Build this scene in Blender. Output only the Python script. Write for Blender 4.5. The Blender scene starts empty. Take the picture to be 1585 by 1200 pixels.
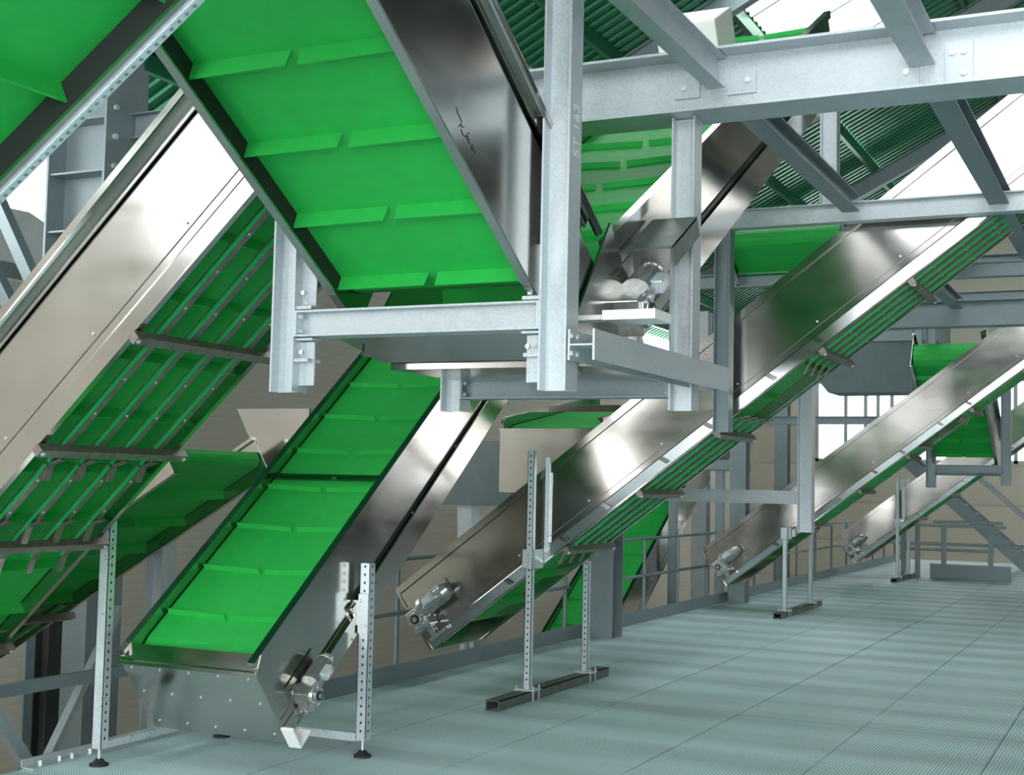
import bpy, bmesh, math, random
from mathutils import Vector, Matrix
random.seed(7)
S = bpy.context.scene
COL = S.collection
R = math.radians

# ------------------------------------------------------------------ camera, world, lights, exposure
cam = bpy.data.cameras.new('camera')
cam.sensor_width = 36.0
cam.lens = 36.0 * 2083.0 / 1585.0
cam.clip_start, cam.clip_end = 0.1, 300
co = bpy.data.objects.new('camera', cam); COL.objects.link(co)
_f = Vector((-0.43378975, 0.89830803, 0.06977914))
_r = Vector((0.90095242, 0.43336367, 0.02192421))
_u = Vector((0.01054505, -0.07237818, 0.99732151))
co.matrix_world = Matrix(((_r.x, _u.x, -_f.x, 0), (_r.y, _u.y, -_f.y, 0), (_r.z, _u.z, -_f.z, 1.7), (0, 0, 0, 1)))
S.camera = co

W = bpy.data.worlds.new('overcast_sky'); S.world = W; W.use_nodes = True
bg = W.node_tree.nodes['Background']
bg.inputs['Color'].default_value = (0.93, 0.97, 1.0, 1)
bg.inputs['Strength'].default_value = 4.6

def area(name, loc, target, sx, sy, power, color):
    l = bpy.data.lights.new(name, 'AREA'); l.shape = 'RECTANGLE'; l.size = sx; l.size_y = sy
    l.energy = power; l.color = color
    o = bpy.data.objects.new(name, l); COL.objects.link(o); o.location = loc
    o.rotation_euler = (Vector(target) - Vector(loc)).to_track_quat('-Z', 'Y').to_euler()
    return o
for nm, x0, x1, z0, z1, rad in (('gate_fill', -10.5, -9.3, 0.2, 4.6, 6), ('gate_fill', -6.6, -3.6, 0.2, 4.6, 5), ('gate_fill', -2.0, 6.0, 0.2, 4.6, 4.5)):  # area lamps added in the unseen rear gates as fill from behind the camera
    area(nm, ((x0 + x1) / 2, -6.1, (z0 + z1) / 2), ((x0 + x1) / 2, 0, (z0 + z1) / 2), x1 - x0, z1 - z0, rad * math.pi * (x1 - x0) * (z1 - z0), (0.97, 0.99, 1.0))

S.view_settings.view_transform = 'Standard'
S.view_settings.look = 'None'
S.view_settings.gamma = 1.0
S.view_settings.use_curve_mapping = False
S.view_settings.exposure = 0.3

# ------------------------------------------------------------------ materials
def mat(name):
    m = bpy.data.materials.new(name); m.use_nodes = True
    nt = m.node_tree
    return m, nt, nt.nodes['Principled BSDF']
def node(nt, t, **kw):
    n = nt.nodes.new(t)
    for k, v in kw.items():
        if k in n.inputs: n.inputs[k].default_value = v
        else: setattr(n, k, v)
    return n
def coords(nt, scale):
    tc = node(nt, 'ShaderNodeTexCoord'); mp = node(nt, 'ShaderNodeMapping')
    mp.inputs['Scale'].default_value = scale
    nt.links.new(tc.outputs['Object'], mp.inputs['Vector'])
    return mp.outputs['Vector']
def ramp(nt, src, stops):
    r = node(nt, 'ShaderNodeValToRGB')
    e = r.color_ramp.elements
    e[0].position, e[0].color = stops[0][0], stops[0][1]
    e[1].position, e[1].color = stops[-1][0], stops[-1][1]
    for p, c in stops[1:-1]:
        x = e.new(p); x.color = c
    nt.links.new(src, r.inputs['Fac'])
    return r.outputs['Color']
def g(v): return (v, v, v, 1)
def plain(name, col, rough=0.5, metal=0.0, var=0.12, scale=(6, 6, 6), bump=0.0):
    m, nt, p = mat(name)
    n = node(nt, 'ShaderNodeTexNoise', Scale=1.0, Detail=4.0)
    nt.links.new(coords(nt, scale), n.inputs['Vector'])
    a = tuple(c * (1 - var) for c in col) + (1,); b = tuple(min(1, c * (1 + var)) for c in col) + (1,)
    nt.links.new(ramp(nt, n.outputs['Fac'], [(0.3, a), (0.7, b)]), p.inputs['Base Color'])
    p.inputs['Roughness'].default_value = rough; p.inputs['Metallic'].default_value = metal
    if bump:
        bp = node(nt, 'ShaderNodeBump', Strength=bump, Distance=0.01)
        nt.links.new(n.outputs['Fac'], bp.inputs['Height']); nt.links.new(bp.outputs['Normal'], p.inputs['Normal'])
    return m
def steel(name, col, r0, r1, scale):
    m, nt, p = mat(name)
    n = node(nt, 'ShaderNodeTexNoise', Scale=1.0, Detail=5.0)
    nt.links.new(coords(nt, scale), n.inputs['Vector'])
    n2 = node(nt, 'ShaderNodeTexNoise', Scale=2.2, Detail=3.0)
    nt.links.new(coords(nt, (1, 1, 1)), n2.inputs['Vector'])
    mx = node(nt, 'ShaderNodeMix'); mx.data_type = 'FLOAT'; mx.inputs[0].default_value = 0.5
    nt.links.new(n.outputs['Fac'], mx.inputs[2]); nt.links.new(n2.outputs['Fac'], mx.inputs[3])
    nt.links.new(ramp(nt, mx.outputs[0], [(0.3, g(r0)), (0.7, g(r1))]), p.inputs['Roughness'])
    a = tuple(c * 0.9 for c in col) + (1,); b = tuple(min(1, c * 1.06) for c in col) + (1,)
    nt.links.new(ramp(nt, n2.outputs['Fac'], [(0.3, a), (0.7, b)]), p.inputs['Base Color'])
    p.inputs['Metallic'].default_value = 1.0
    return m
def galvanised(name, col, metal=0.75, rough=0.42):
    m, nt, p = mat(name)
    v = node(nt, 'ShaderNodeTexVoronoi', Scale=1.0); nt.links.new(coords(nt, (110, 110, 110)), v.inputs['Vector'])
    n = node(nt, 'ShaderNodeTexNoise', Scale=1.0, Detail=5.0); nt.links.new(coords(nt, (7, 7, 4)), n.inputs['Vector'])
    mx = node(nt, 'ShaderNodeMix'); mx.data_type = 'FLOAT'; mx.inputs[0].default_value = 0.65
    sp = node(nt, 'ShaderNodeSeparateColor'); nt.links.new(v.outputs['Color'], sp.inputs['Color'])
    nt.links.new(sp.outputs[0], mx.inputs[2]); nt.links.new(n.outputs['Fac'], mx.inputs[3])
    a = tuple(c * 0.86 for c in col) + (1,); b = tuple(min(1, c * 1.10) for c in col) + (1,)
    nt.links.new(ramp(nt, mx.outputs[0], [(0.25, a), (0.75, b)]), p.inputs['Base Color'])
    nt.links.new(ramp(nt, mx.outputs[0], [(0.2, g(rough - 0.1)), (0.8, g(rough + 0.15))]), p.inputs['Roughness'])
    p.inputs['Metallic'].default_value = metal
    return m
def grating(name, col):
    m, nt, p = mat(name)
    vec = coords(nt, (1, 1, 1))
    sx = node(nt, 'ShaderNodeSeparateXYZ'); nt.links.new(vec, sx.inputs[0])
    def sine(out, k):
        a = node(nt, 'ShaderNodeMath', operation='MULTIPLY'); a.inputs[1].default_value = k; nt.links.new(out, a.inputs[0])
        s = node(nt, 'ShaderNodeMath', operation='SINE'); nt.links.new(a.outputs[0], s.inputs[0]); return s.outputs[0]
    ad = node(nt, 'ShaderNodeMath', operation='ADD'); sb = node(nt, 'ShaderNodeMath', operation='SUBTRACT')
    for q in (ad, sb): nt.links.new(sx.outputs[0], q.inputs[0]); nt.links.new(sx.outputs[1], q.inputs[1])
    mu = node(nt, 'ShaderNodeMath', operation='MULTIPLY')
    nt.links.new(sine(ad.outputs[0], 150), mu.inputs[0]); nt.links.new(sine(sb.outputs[0], 150), mu.inputs[1])
    # soft bands of light and dark across the walkway, painted into the colour
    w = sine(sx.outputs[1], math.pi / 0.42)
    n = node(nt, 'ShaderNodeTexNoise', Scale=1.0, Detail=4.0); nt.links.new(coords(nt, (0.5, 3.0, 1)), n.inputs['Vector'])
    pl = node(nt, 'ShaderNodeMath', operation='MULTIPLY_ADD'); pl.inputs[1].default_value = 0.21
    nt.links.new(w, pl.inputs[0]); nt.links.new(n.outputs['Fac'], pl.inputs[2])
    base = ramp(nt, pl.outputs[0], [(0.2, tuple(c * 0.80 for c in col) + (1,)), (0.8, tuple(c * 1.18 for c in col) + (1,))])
    dots = ramp(nt, mu.outputs[0], [(0.22, g(1.0)), (0.60, g(0.16))])
    mm = node(nt, 'ShaderNodeMix'); mm.data_type = 'RGBA'; mm.blend_type = 'MULTIPLY'; mm.inputs[0].default_value = 1.0
    nt.links.new(base, mm.inputs[6]); nt.links.new(dots, mm.inputs[7])
    nt.links.new(mm.outputs[2], p.inputs['Base Color'])
    bp = node(nt, 'ShaderNodeBump', Strength=0.35, Distance=0.004)
    nt.links.new(mu.outputs[0], bp.inputs['Height']); nt.links.new(bp.outputs['Normal'], p.inputs['Normal'])
    p.inputs['Roughness'].default_value = 0.5; p.inputs['Metallic'].default_value = 0.0
    return m
def siding(name, col, k):
    m, nt, p = mat(name)
    sx = node(nt, 'ShaderNodeSeparateXYZ'); nt.links.new(coords(nt, (1, 1, 1)), sx.inputs[0])
    a = node(nt, 'ShaderNodeMath', operation='MULTIPLY'); a.inputs[1].default_value = k; nt.links.new(sx.outputs[2], a.inputs[0])
    fr = node(nt, 'ShaderNodeMath', operation='FRACT'); nt.links.new(a.outputs[0], fr.inputs[0])
    c = ramp(nt, fr.outputs[0], [(0.0, tuple(x * 0.78 for x in col) + (1,)), (0.08, tuple(col) + (1,)), (0.9, tuple(x * 1.05 for x in col) + (1,))])
    nt.links.new(c, p.inputs['Base Color'])
    bp = node(nt, 'ShaderNodeBump', Strength=0.5, Distance=0.02); nt.links.new(fr.outputs[0], bp.inputs['Height'])
    nt.links.new(bp.outputs['Normal'], p.inputs['Normal'])
    p.inputs['Roughness'].default_value = 0.6
    return m

M = dict(
    steel=steel('stainless_sheet', (0.52, 0.505, 0.475), 0.11, 0.22, (1.2, 1.2, 9)),
    mirror=steel('stainless_strip', (0.66, 0.68, 0.68), 0.10, 0.22, (2, 2, 2)),
    dark=plain('dark_inner_steel', (0.035, 0.038, 0.04), 0.45, 0.3),
    rod=plain('dull_steel_bar', (0.26, 0.22, 0.20), 0.45, 0.7, 0.2, (20, 20, 20)),
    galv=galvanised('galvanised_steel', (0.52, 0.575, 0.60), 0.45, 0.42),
    galvdark=galvanised('dark_galvanised_steel', (0.27, 0.33, 0.345), 0.5, 0.5),  # darker galvanised tone, mostly for rear and lower steelwork
    zinc=galvanised('bright_zinc', (0.66, 0.74, 0.77), 0.45, 0.34),
    belt=plain('green_belt', (0.013, 0.42, 0.060), 0.6, 0.0, 0.06, (14, 14, 14), 0.03),
    strip=plain('green_slide_strip', (0.01, 0.45, 0.10), 0.3, 0.0, 0.05),
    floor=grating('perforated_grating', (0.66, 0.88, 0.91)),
    cast=plain('cast_aluminium', (0.55, 0.56, 0.55), 0.32, 0.85, 0.2, (30, 30, 30)),
    white=plain('white_paint', (0.85, 0.85, 0.83), 0.4, 0.0, 0.03),
    black=plain('black_rubber', (0.015, 0.015, 0.016), 0.6, 0.0, 0.1),
    chalk=plain('chalk', (0.75, 0.77, 0.76), 0.9, 0.0, 0.05),
    channel=plain('grey_channel', (0.16, 0.18, 0.16), 0.45, 0.5, 0.2, (12, 12, 12)),
    wall=siding('beige_siding', (0.64, 0.60, 0.52), 9),
    far=siding('far_siding', (0.70, 0.66, 0.56), 0.8),
    concrete=plain('ground_concrete', (0.62, 0.58, 0.50), 0.75, 0.0, 0.12, (0.6, 0.6, 0.6)),
    roof=plain('green_roof_sheet', (0.012, 0.19, 0.085), 0.3, 0.35, 0.15, (0.8, 0.8, 0.8)),
    clad=siding('dark_cladding', (0.13, 0.13, 0.125), 1.5),
    rust=plain('rust_red', (0.30, 0.075, 0.045), 0.7, 0.0, 0.3, (9, 9, 9)),
    slate=plain('dark_roofing', (0.035, 0.042, 0.042), 0.6, 0.0, 0.2, (2, 2, 2)),
)
def glassmat():
    m, nt, p = mat('window_glass')
    p.inputs['Base Color'].default_value = (0.95, 0.98, 0.97, 1); p.inputs['Roughness'].default_value = 0.02
    p.inputs['Transmission Weight'].default_value = 1.0; p.inputs['IOR'].default_value = 1.02
    return m
M['glass'] = glassmat()

# ------------------------------------------------------------------ mesh helpers
X, Y, Z = Vector((1, 0, 0)), Vector((0, 1, 0)), Vector((0, 0, 1))
class MB:
    def __init__(s): s.v, s.f = [], []
    def add(s, vs, fs):
        b = len(s.v); s.v += [tuple(p) for p in vs]; s.f += [tuple(i + b for i in q) for q in fs]; return s
    def hexa(s, p):
        return s.add(p, [(0, 3, 2, 1), (4, 5, 6, 7), (0, 1, 5, 4), (1, 2, 6, 5), (2, 3, 7, 6), (3, 0, 4, 7)])
    def box(s, a, b):
        (x0, y0, z0), (x1, y1, z1) = a, b
        return s.hexa([(x0, y0, z0), (x1, y0, z0), (x1, y1, z0), (x0, y1, z0), (x0, y0, z1), (x1, y0, z1), (x1, y1, z1), (x0, y1, z1)])
    def prism(s, poly, ext):
        n = len(poly); ext = Vector(ext); p = [Vector(q) for q in poly]
        return s.add(p + [q + ext for q in p], [tuple(range(n - 1, -1, -1)), tuple(range(n, 2 * n))] + [(i, (i + 1) % n, n + (i + 1) % n, n + i) for i in range(n)])
    def bar(s, p0, p1, w, h, up=Z):
        p0, p1 = Vector(p0), Vector(p1); d = (p1 - p0).normalized(); up = Vector(up)
        sd = d.cross(up)
        if sd.length < 1e-4: sd = d.cross(X)
        sd.normalize(); u = sd.cross(d).normalized(); a, c = sd * w / 2, u * h / 2
        return s.hexa([p0 - a - c, p0 + a - c, p0 + a + c, p0 - a + c, p1 - a - c, p1 + a - c, p1 + a + c, p1 - a + c])
    def ibeam(s, p0, p1, h, b, tf, tw, dep):
        p0, p1, dep = Vector(p0), Vector(p1), Vector(dep); d = (p1 - p0).normalized(); sd = d.cross(dep).normalized()
        H, B, T = h / 2, b / 2, tw / 2
        pr = [(-B, -H), (B, -H), (B, -H + tf), (T, -H + tf), (T, H - tf), (B, H - tf), (B, H), (-B, H), (-B, H - tf), (-T, H - tf), (-T, -H + tf), (-B, -H + tf)]
        ring0 = [p0 + sd * x + dep * y for x, y in pr]; e = p1 - p0; n = 12
        vs = ring0 + [q + e for q in ring0]
        caps = []
        for o, rev in ((0, True), (12, False)):
            for q in ((0, 1, 2, 3, 10, 11), (3, 4, 9, 10), (4, 5, 6, 7, 8, 9)):
                q = tuple(i + o for i in q); caps.append(q[::-1] if rev else q)
        return s.add(vs, caps + [(i, (i + 1) % n, n + (i + 1) % n, n + i) for i in range(n)])
    def tube(s, p0, p1, r, n=10, r1=None):
        p0, p1 = Vector(p0), Vector(p1); d = (p1 - p0).normalized(); a = d.orthogonal().normalized(); b = d.cross(a); r1 = r if r1 is None else r1
        A = [p0 + (a * math.cos(k * 2 * math.pi / n) + b * math.sin(k * 2 * math.pi / n)) * r for k in range(n)]
        B = [p1 + (a * math.cos(k * 2 * math.pi / n) + b * math.sin(k * 2 * math.pi / n)) * r1 for k in range(n)]
        return s.add(A + B, [tuple(range(n - 1, -1, -1)), tuple(range(n, 2 * n))] + [(i, (i + 1) % n, n + (i + 1) % n, n + i) for i in range(n)])
    def build(s, name, m, parent=None, smooth=False, bevel=0.0):
        small = name in ('bolt', 'rivet', 'slot')
        off = wloc(parent) if parent else Vector((0, 0, 0))
        me = bpy.data.meshes.new(name)
        me.from_pydata([tuple(Vector(p) - off) for p in s.v], [], s.f)
        bm = bmesh.new(); bm.from_mesh(me); bmesh.ops.recalc_face_normals(bm, faces=bm.faces); bm.to_mesh(me); bm.free()
        me.materials.append(M[m] if isinstance(m, str) else m)
        o = bpy.data.objects.new(name, me); COL.objects.link(o)
        if parent: o.parent = parent
        if small: o['kind'] = 'stuff'
        if smooth:
            for q in me.polygons: q.use_smooth = True
            md = o.modifiers.new('edges', 'EDGE_SPLIT'); md.split_angle = R(35)
        if bevel:
            md = o.modifiers.new('bevel', 'BEVEL'); md.width = bevel; md.segments = 2; md.limit_method = 'ANGLE'
        return o
def wloc(o):
    v = Vector((0, 0, 0))
    while o: v += o.location; o = o.parent
    return v
def tag(o, label, cat, group=None, kind=None):
    if label: o['label'] = label
    if cat: o['category'] = cat
    if group: o['group'] = group
    if kind: o['kind'] = kind
    return o
def thing(name, label, cat, loc, group=None):
    o = bpy.data.objects.new(name, None); o.empty_display_size = 0.1; COL.objects.link(o); o.location = loc
    return tag(o, label, cat, group)
KIDS = {}
def kids(o): return [c for c in bpy.data.objects if c.parent == o]
def copy_tree(o, off=(0, 0, 0), label=None, parent=None, drop=()):
    c = o.copy(); COL.objects.link(c)
    if parent: c.parent = parent
    else: c.location = Vector(o.location) + Vector(off)
    if label: c['label'] = label
    for k in kids(o):
        if k.name.split('.')[0] in drop: continue
        copy_tree(k, parent=c)
    return c
def struct(o): o['kind'] = 'structure'; return o

# ------------------------------------------------------------------ the setting
GZ = -3.6                                            # hall ground below the walkway
b = MB().box((-14, -6, GZ - 0.2), (12, 46, GZ)); struct(b.build('ground', 'concrete'))
# walkway floor of perforated panels on bearers
fl = MB()
for y in [1.8 + 1.03 * k for k in range(33)]: fl.box((-5.80, y, -0.14), (7.0, y + 0.06, -0.035))
for x in (-5.78, -3.8, -1.9, 0.9, 3.0, 6.9): fl.box((x - 0.04, -3.0, -0.26), (x + 0.04, 36.0, -0.035))
floor = struct(fl.build('floor', 'galvdark'))
xs = [-5.88, -4.72, -3.83, -2.87, -1.94, -1.0, -0.05, 0.9, 1.85, 2.8, 3.75, 4.7]
ys = [-2.3, 1.75, 5.82, 9.94, 14.05, 18.17, 22.3, 26.4, 30.5, 34.6]
for i in range(len(xs) - 1):
    for j in range(len(ys) - 1):
        gp = 0.005
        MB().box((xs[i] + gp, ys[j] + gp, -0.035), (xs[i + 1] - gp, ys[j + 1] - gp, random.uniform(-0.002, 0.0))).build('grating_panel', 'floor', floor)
# kick plate along the left edge of the walkway
o = MB().box((-5.80, 7.45, 0.0), (-5.785, 34.6, 0.15)).build('trim_1', 'galvdark'); struct(o)
# walls
MB().box((-12.7, 14.6, GZ), (-12.5, 46, 5.4)).add([], []).build('wall_left', 'wall')['kind'] = 'structure'
wl = MB().box((-12.7, -6, GZ), (-12.5, 14.6, 4.0)).box((-12.7, -4.5, 4.0), (-12.5, -1.8, 5.6)).box((-12.7, -1.8, 4.0), (-12.5, 4.0, 4.95)).box((-12.7, -6, 4.0), (-12.5, -4.5, 4.75)).build('wall_left_front', 'wall'); wl.name = 'wall_left.001'; struct(wl)
fw = MB()
fw.box((-13, 45, GZ), (14, 45.2, 2.6)); fw.box((-13, 45, 5.3), (14, 45.2, 17.5))
fw.box((-13, 45, 2.6), (-10.4, 45.2, 5.3)); fw.box((-3.4, 45, 2.6), (14, 45.2, 5.3))
struct(fw.build('wall_far', 'far'))
wf = MB()
for x in (-10.35, -9.4, -8.75, -8.35, -7.9, -6.6, -5.3, -4.1, -3.45): wf.box((x - 0.06, 44.95, 2.6), (x + 0.06, 45.15, 5.3))
wf.box((-10.4, 44.95, 2.6), (-3.4, 45.15, 2.7)); wf.box((-10.4, 44.95, 5.2), (-3.4, 45.15, 5.3)); wf.box((-10.4, 44.97, 3.95), (-3.4, 45.13, 4.03))
win = struct(wf.build('window_1', 'galv'))
MB().box((-10.4, 45.02, 2.65), (-3.4, 45.03, 5.25)).build('pane', 'glass', win)
bw = MB()   # rear wall with gates, the widest added for frontal light, side wall with a strip of openings
bw.box((-13, -6.2, GZ), (9.2, -6, 0.2)); bw.box((-13, -6.2, 0.2), (-11.3, -6, 4.7)); bw.box((-11.3, -6.2, 4.6), (-7.1, -6, 17)); bw.box((-7.1, -6.2, 5.5), (-5.0, -6, 17)); bw.box((-6.2, -6.2, 4.6), (9.2, -6, 6.2))
for x0, x1 in ((-11.3, -10.5), (-9.3, -7.1), (-7.1, -6.6), (-3.6, -2.0), (6.0, 9.2)): bw.box((x0, -6.2, 0.2), (x1, -6, 4.6))
for x in (-3.2, -1.2, 0.8, 2.8, 4.8, 6.8, 9.1): bw.box((x - 0.06, -6.2, 6.2), (x + 0.06, -6, 17))
bw.box((-5.0, -6.2, 8.2), (9.2, -6, 8.35)); bw.box((-5.0, -6.2, 10.4), (9.2, -6, 10.55))
struct(bw.build('wall_rear', 'clad'))
rw = MB()
rw.box((9.0, -6, GZ), (9.2, 46, 1.6)); rw.box((9.0, -6, 6.0), (9.2, 46, 17.5)); rw.box((9.0, -6, 1.6), (9.2, 31.3, 6.0)); rw.box((9.0, 42, 1.6), (9.2, 46, 6.0))
for y in (34.2, 38): rw.box((9.0, y, 1.6), (9.2, y + 0.3, 6.0))
struct(rw.build('wall_right', 'clad'))
# corrugated pitched roof with a skylight band
TA, Z0, X0 = 0.51, 6.0, -12.7
def rz(x): return Z0 + (x - X0) * TA
def sheet(x0, x1, y0, y1, pitch=0.25):
    m = MB(); y = y0; prof = []
    while y < y1 - 1e-6:
        prof += [(y, 0), (y + pitch * 0.42, 0), (y + pitch * 0.5, 0.045), (y + pitch * 0.92, 0.045)]; y += pitch
    prof.append((y1, 0))
    vs = [(x0, a, rz(x0) + h) for a, h in prof] + [(x1, a, rz(x1) + h) for a, h in prof]; n = len(prof)
    return m.add(vs, [(i, i + 1, n + i + 1, n + i) for i in range(n - 1)])
ceil = MB()
for args in ((-12.9, -6.0, -4.4, 45.2), (-11.2, -6.0, -6.2, -4.4), (-6.0, -4.35, 26.0, 45.2), (-6.0, -4.35, -6.2, 10.0), (-4.35, 9.2, -6.2, 45.2)):
    q = sheet(*args); ceil.add(q.v, q.f)
ceil = struct(ceil.build('ceiling', 'roof'))
for x in (-12.3, -11.1, -9.9, -8.8, -7.7, -6.75, -6.05, -4.3, -3.2, -2.1, -0.9):
    MB().bar((x, -2, rz(x) - 0.12), (x, 45, rz(x) - 0.12), 0.09, 0.22).build('purlin', 'roof', ceil)
for y in (13.5, 19.5, 25.6, 32, 39):
    MB().ibeam((-12.6, y, rz(-12.6) - 0.42), (3, y, rz(3) - 0.42), 0.36, 0.2, 0.02, 0.015, Vector((-TA, 0, 1)).normalized()).build('rafter', 'galvdark', ceil)
sk = MB()
for y in [10 + 1.6 * k for k in range(11)]: sk.bar((-6.0, y, rz(-6) + 0.03), (-4.35, y, rz(-4.35) + 0.03), 0.05, 0.06)
sk = struct(sk.build('window_2', 'galv'))
for k in range(10):
    y = 10 + 1.6 * k
    MB().prism([(-6, y + .03, rz(-6) + .04), (-4.35, y + .03, rz(-4.35) + .04), (-4.35, y + 1.57, rz(-4.35) + .04), (-6, y + 1.57, rz(-6) + .04)], (0, 0, 0.006)).build('pane', 'glass', sk)

# ------------------------------------------------------------------ conveyors
class Frame:
    def __init__(s, O, axis, deg):
        s.O = Vector(O); c, q = math.cos(R(deg)), math.sin(R(deg))
        if axis == 'x': s.d, s.a, s.n = Vector((c, 0, q)), Y.copy(), Vector((-q, 0, c))
        elif axis == 'y': s.d, s.a, s.n = Vector((0, c, q)), X.copy(), Vector((0, -q, c))
        else: s.d, s.a, s.n = Vector((0, -c, q)), X.copy(), Vector((0, q, c))
    def P(s, a, t, h): return s.O + s.d * a + s.a * t + s.n * h
    def box(s, mb, a, b):
        (s0, t0, h0), (s1, t1, h1) = a, b
        return mb.hexa([s.P(s0, t0, h0), s.P(s1, t0, h0), s.P(s1, t1, h0), s.P(s0, t1, h0), s.P(s0, t0, h1), s.P(s1, t0, h1), s.P(s1, t1, h1), s.P(s0, t1, h1)])
    def tube(s, mb, a, b, r, n=12, r1=None): return mb.tube(s.P(*a), s.P(*b), r, n, r1)
HT = 0.585                                          # depth of a side plate
def side_plate(fr, root, w, L, side, s0=0.0, slots=True, bevel_low=False, HT=0.585):
    """sheet with folded top rail, groove, and lower strip; side 0 at t=0, side 1 at t=w"""
    sg = -1 if side == 0 else 1; tt = 0 if side == 0 else w
    def tb(o0, o1): a, c = tt + sg * o0, tt + sg * o1; return min(a, c), max(a, c)
    m = MB(); t0, t1 = tb(-0.006, 0.0); fr.box(m, (s0, t0, 0.02), (L, t1, HT))
    plate = m.build('side_plate', 'steel', root)
    m = MB(); t0, t1 = tb(-0.03, 0.012); fr.box(m, (s0, t0, HT - 0.012), (L, t1, HT + 0.012))
    t0, t1 = tb(0.012, 0.020); fr.box(m, (s0, t0, HT - 0.045), (L, t1, HT + 0.012)); m.build('top_rail', 'steel', root)
    m = MB(); t0, t1 = tb(0.0, 0.004); fr.box(m, (s0 + 0.02, t0, 0.137), (L, t1, 0.141)); m.build('groove', 'rod', root)
    # lower strip, folded outward so that it looks down a little
    m = MB(); t0, t1 = tb(0.0, 0.0)
    a, c = tt + sg * 0.001, tt + sg * (0.011 if bevel_low else 0.0025)
    m.prism([fr.P(s0 + 0.0, a, 0.0), fr.P(s0, c, 0.085), fr.P(s0, a, 0.095)], fr.d * (L - s0))
    m.build('lower_strip', 'mirror' if bevel_low else 'steel', root)
    m = MB(); t0, t1 = tb(-0.035, 0.004); fr.box(m, (s0 + 0.1, t0, -0.004), (L, t1, 0.006)); m.build('lower_flange', 'steel', root)
    m = MB(); k = s0 + 0.35
    while k < L - 0.1:
        p = fr.P(k, tt, 0.17); q = fr.P(k, tt + sg * 0.008, 0.17); m.tube(p, q, 0.008, 8); k += 0.75
    m.build('rivet', 'zinc', root)['kind'] = 'stuff'
    return plate
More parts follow.
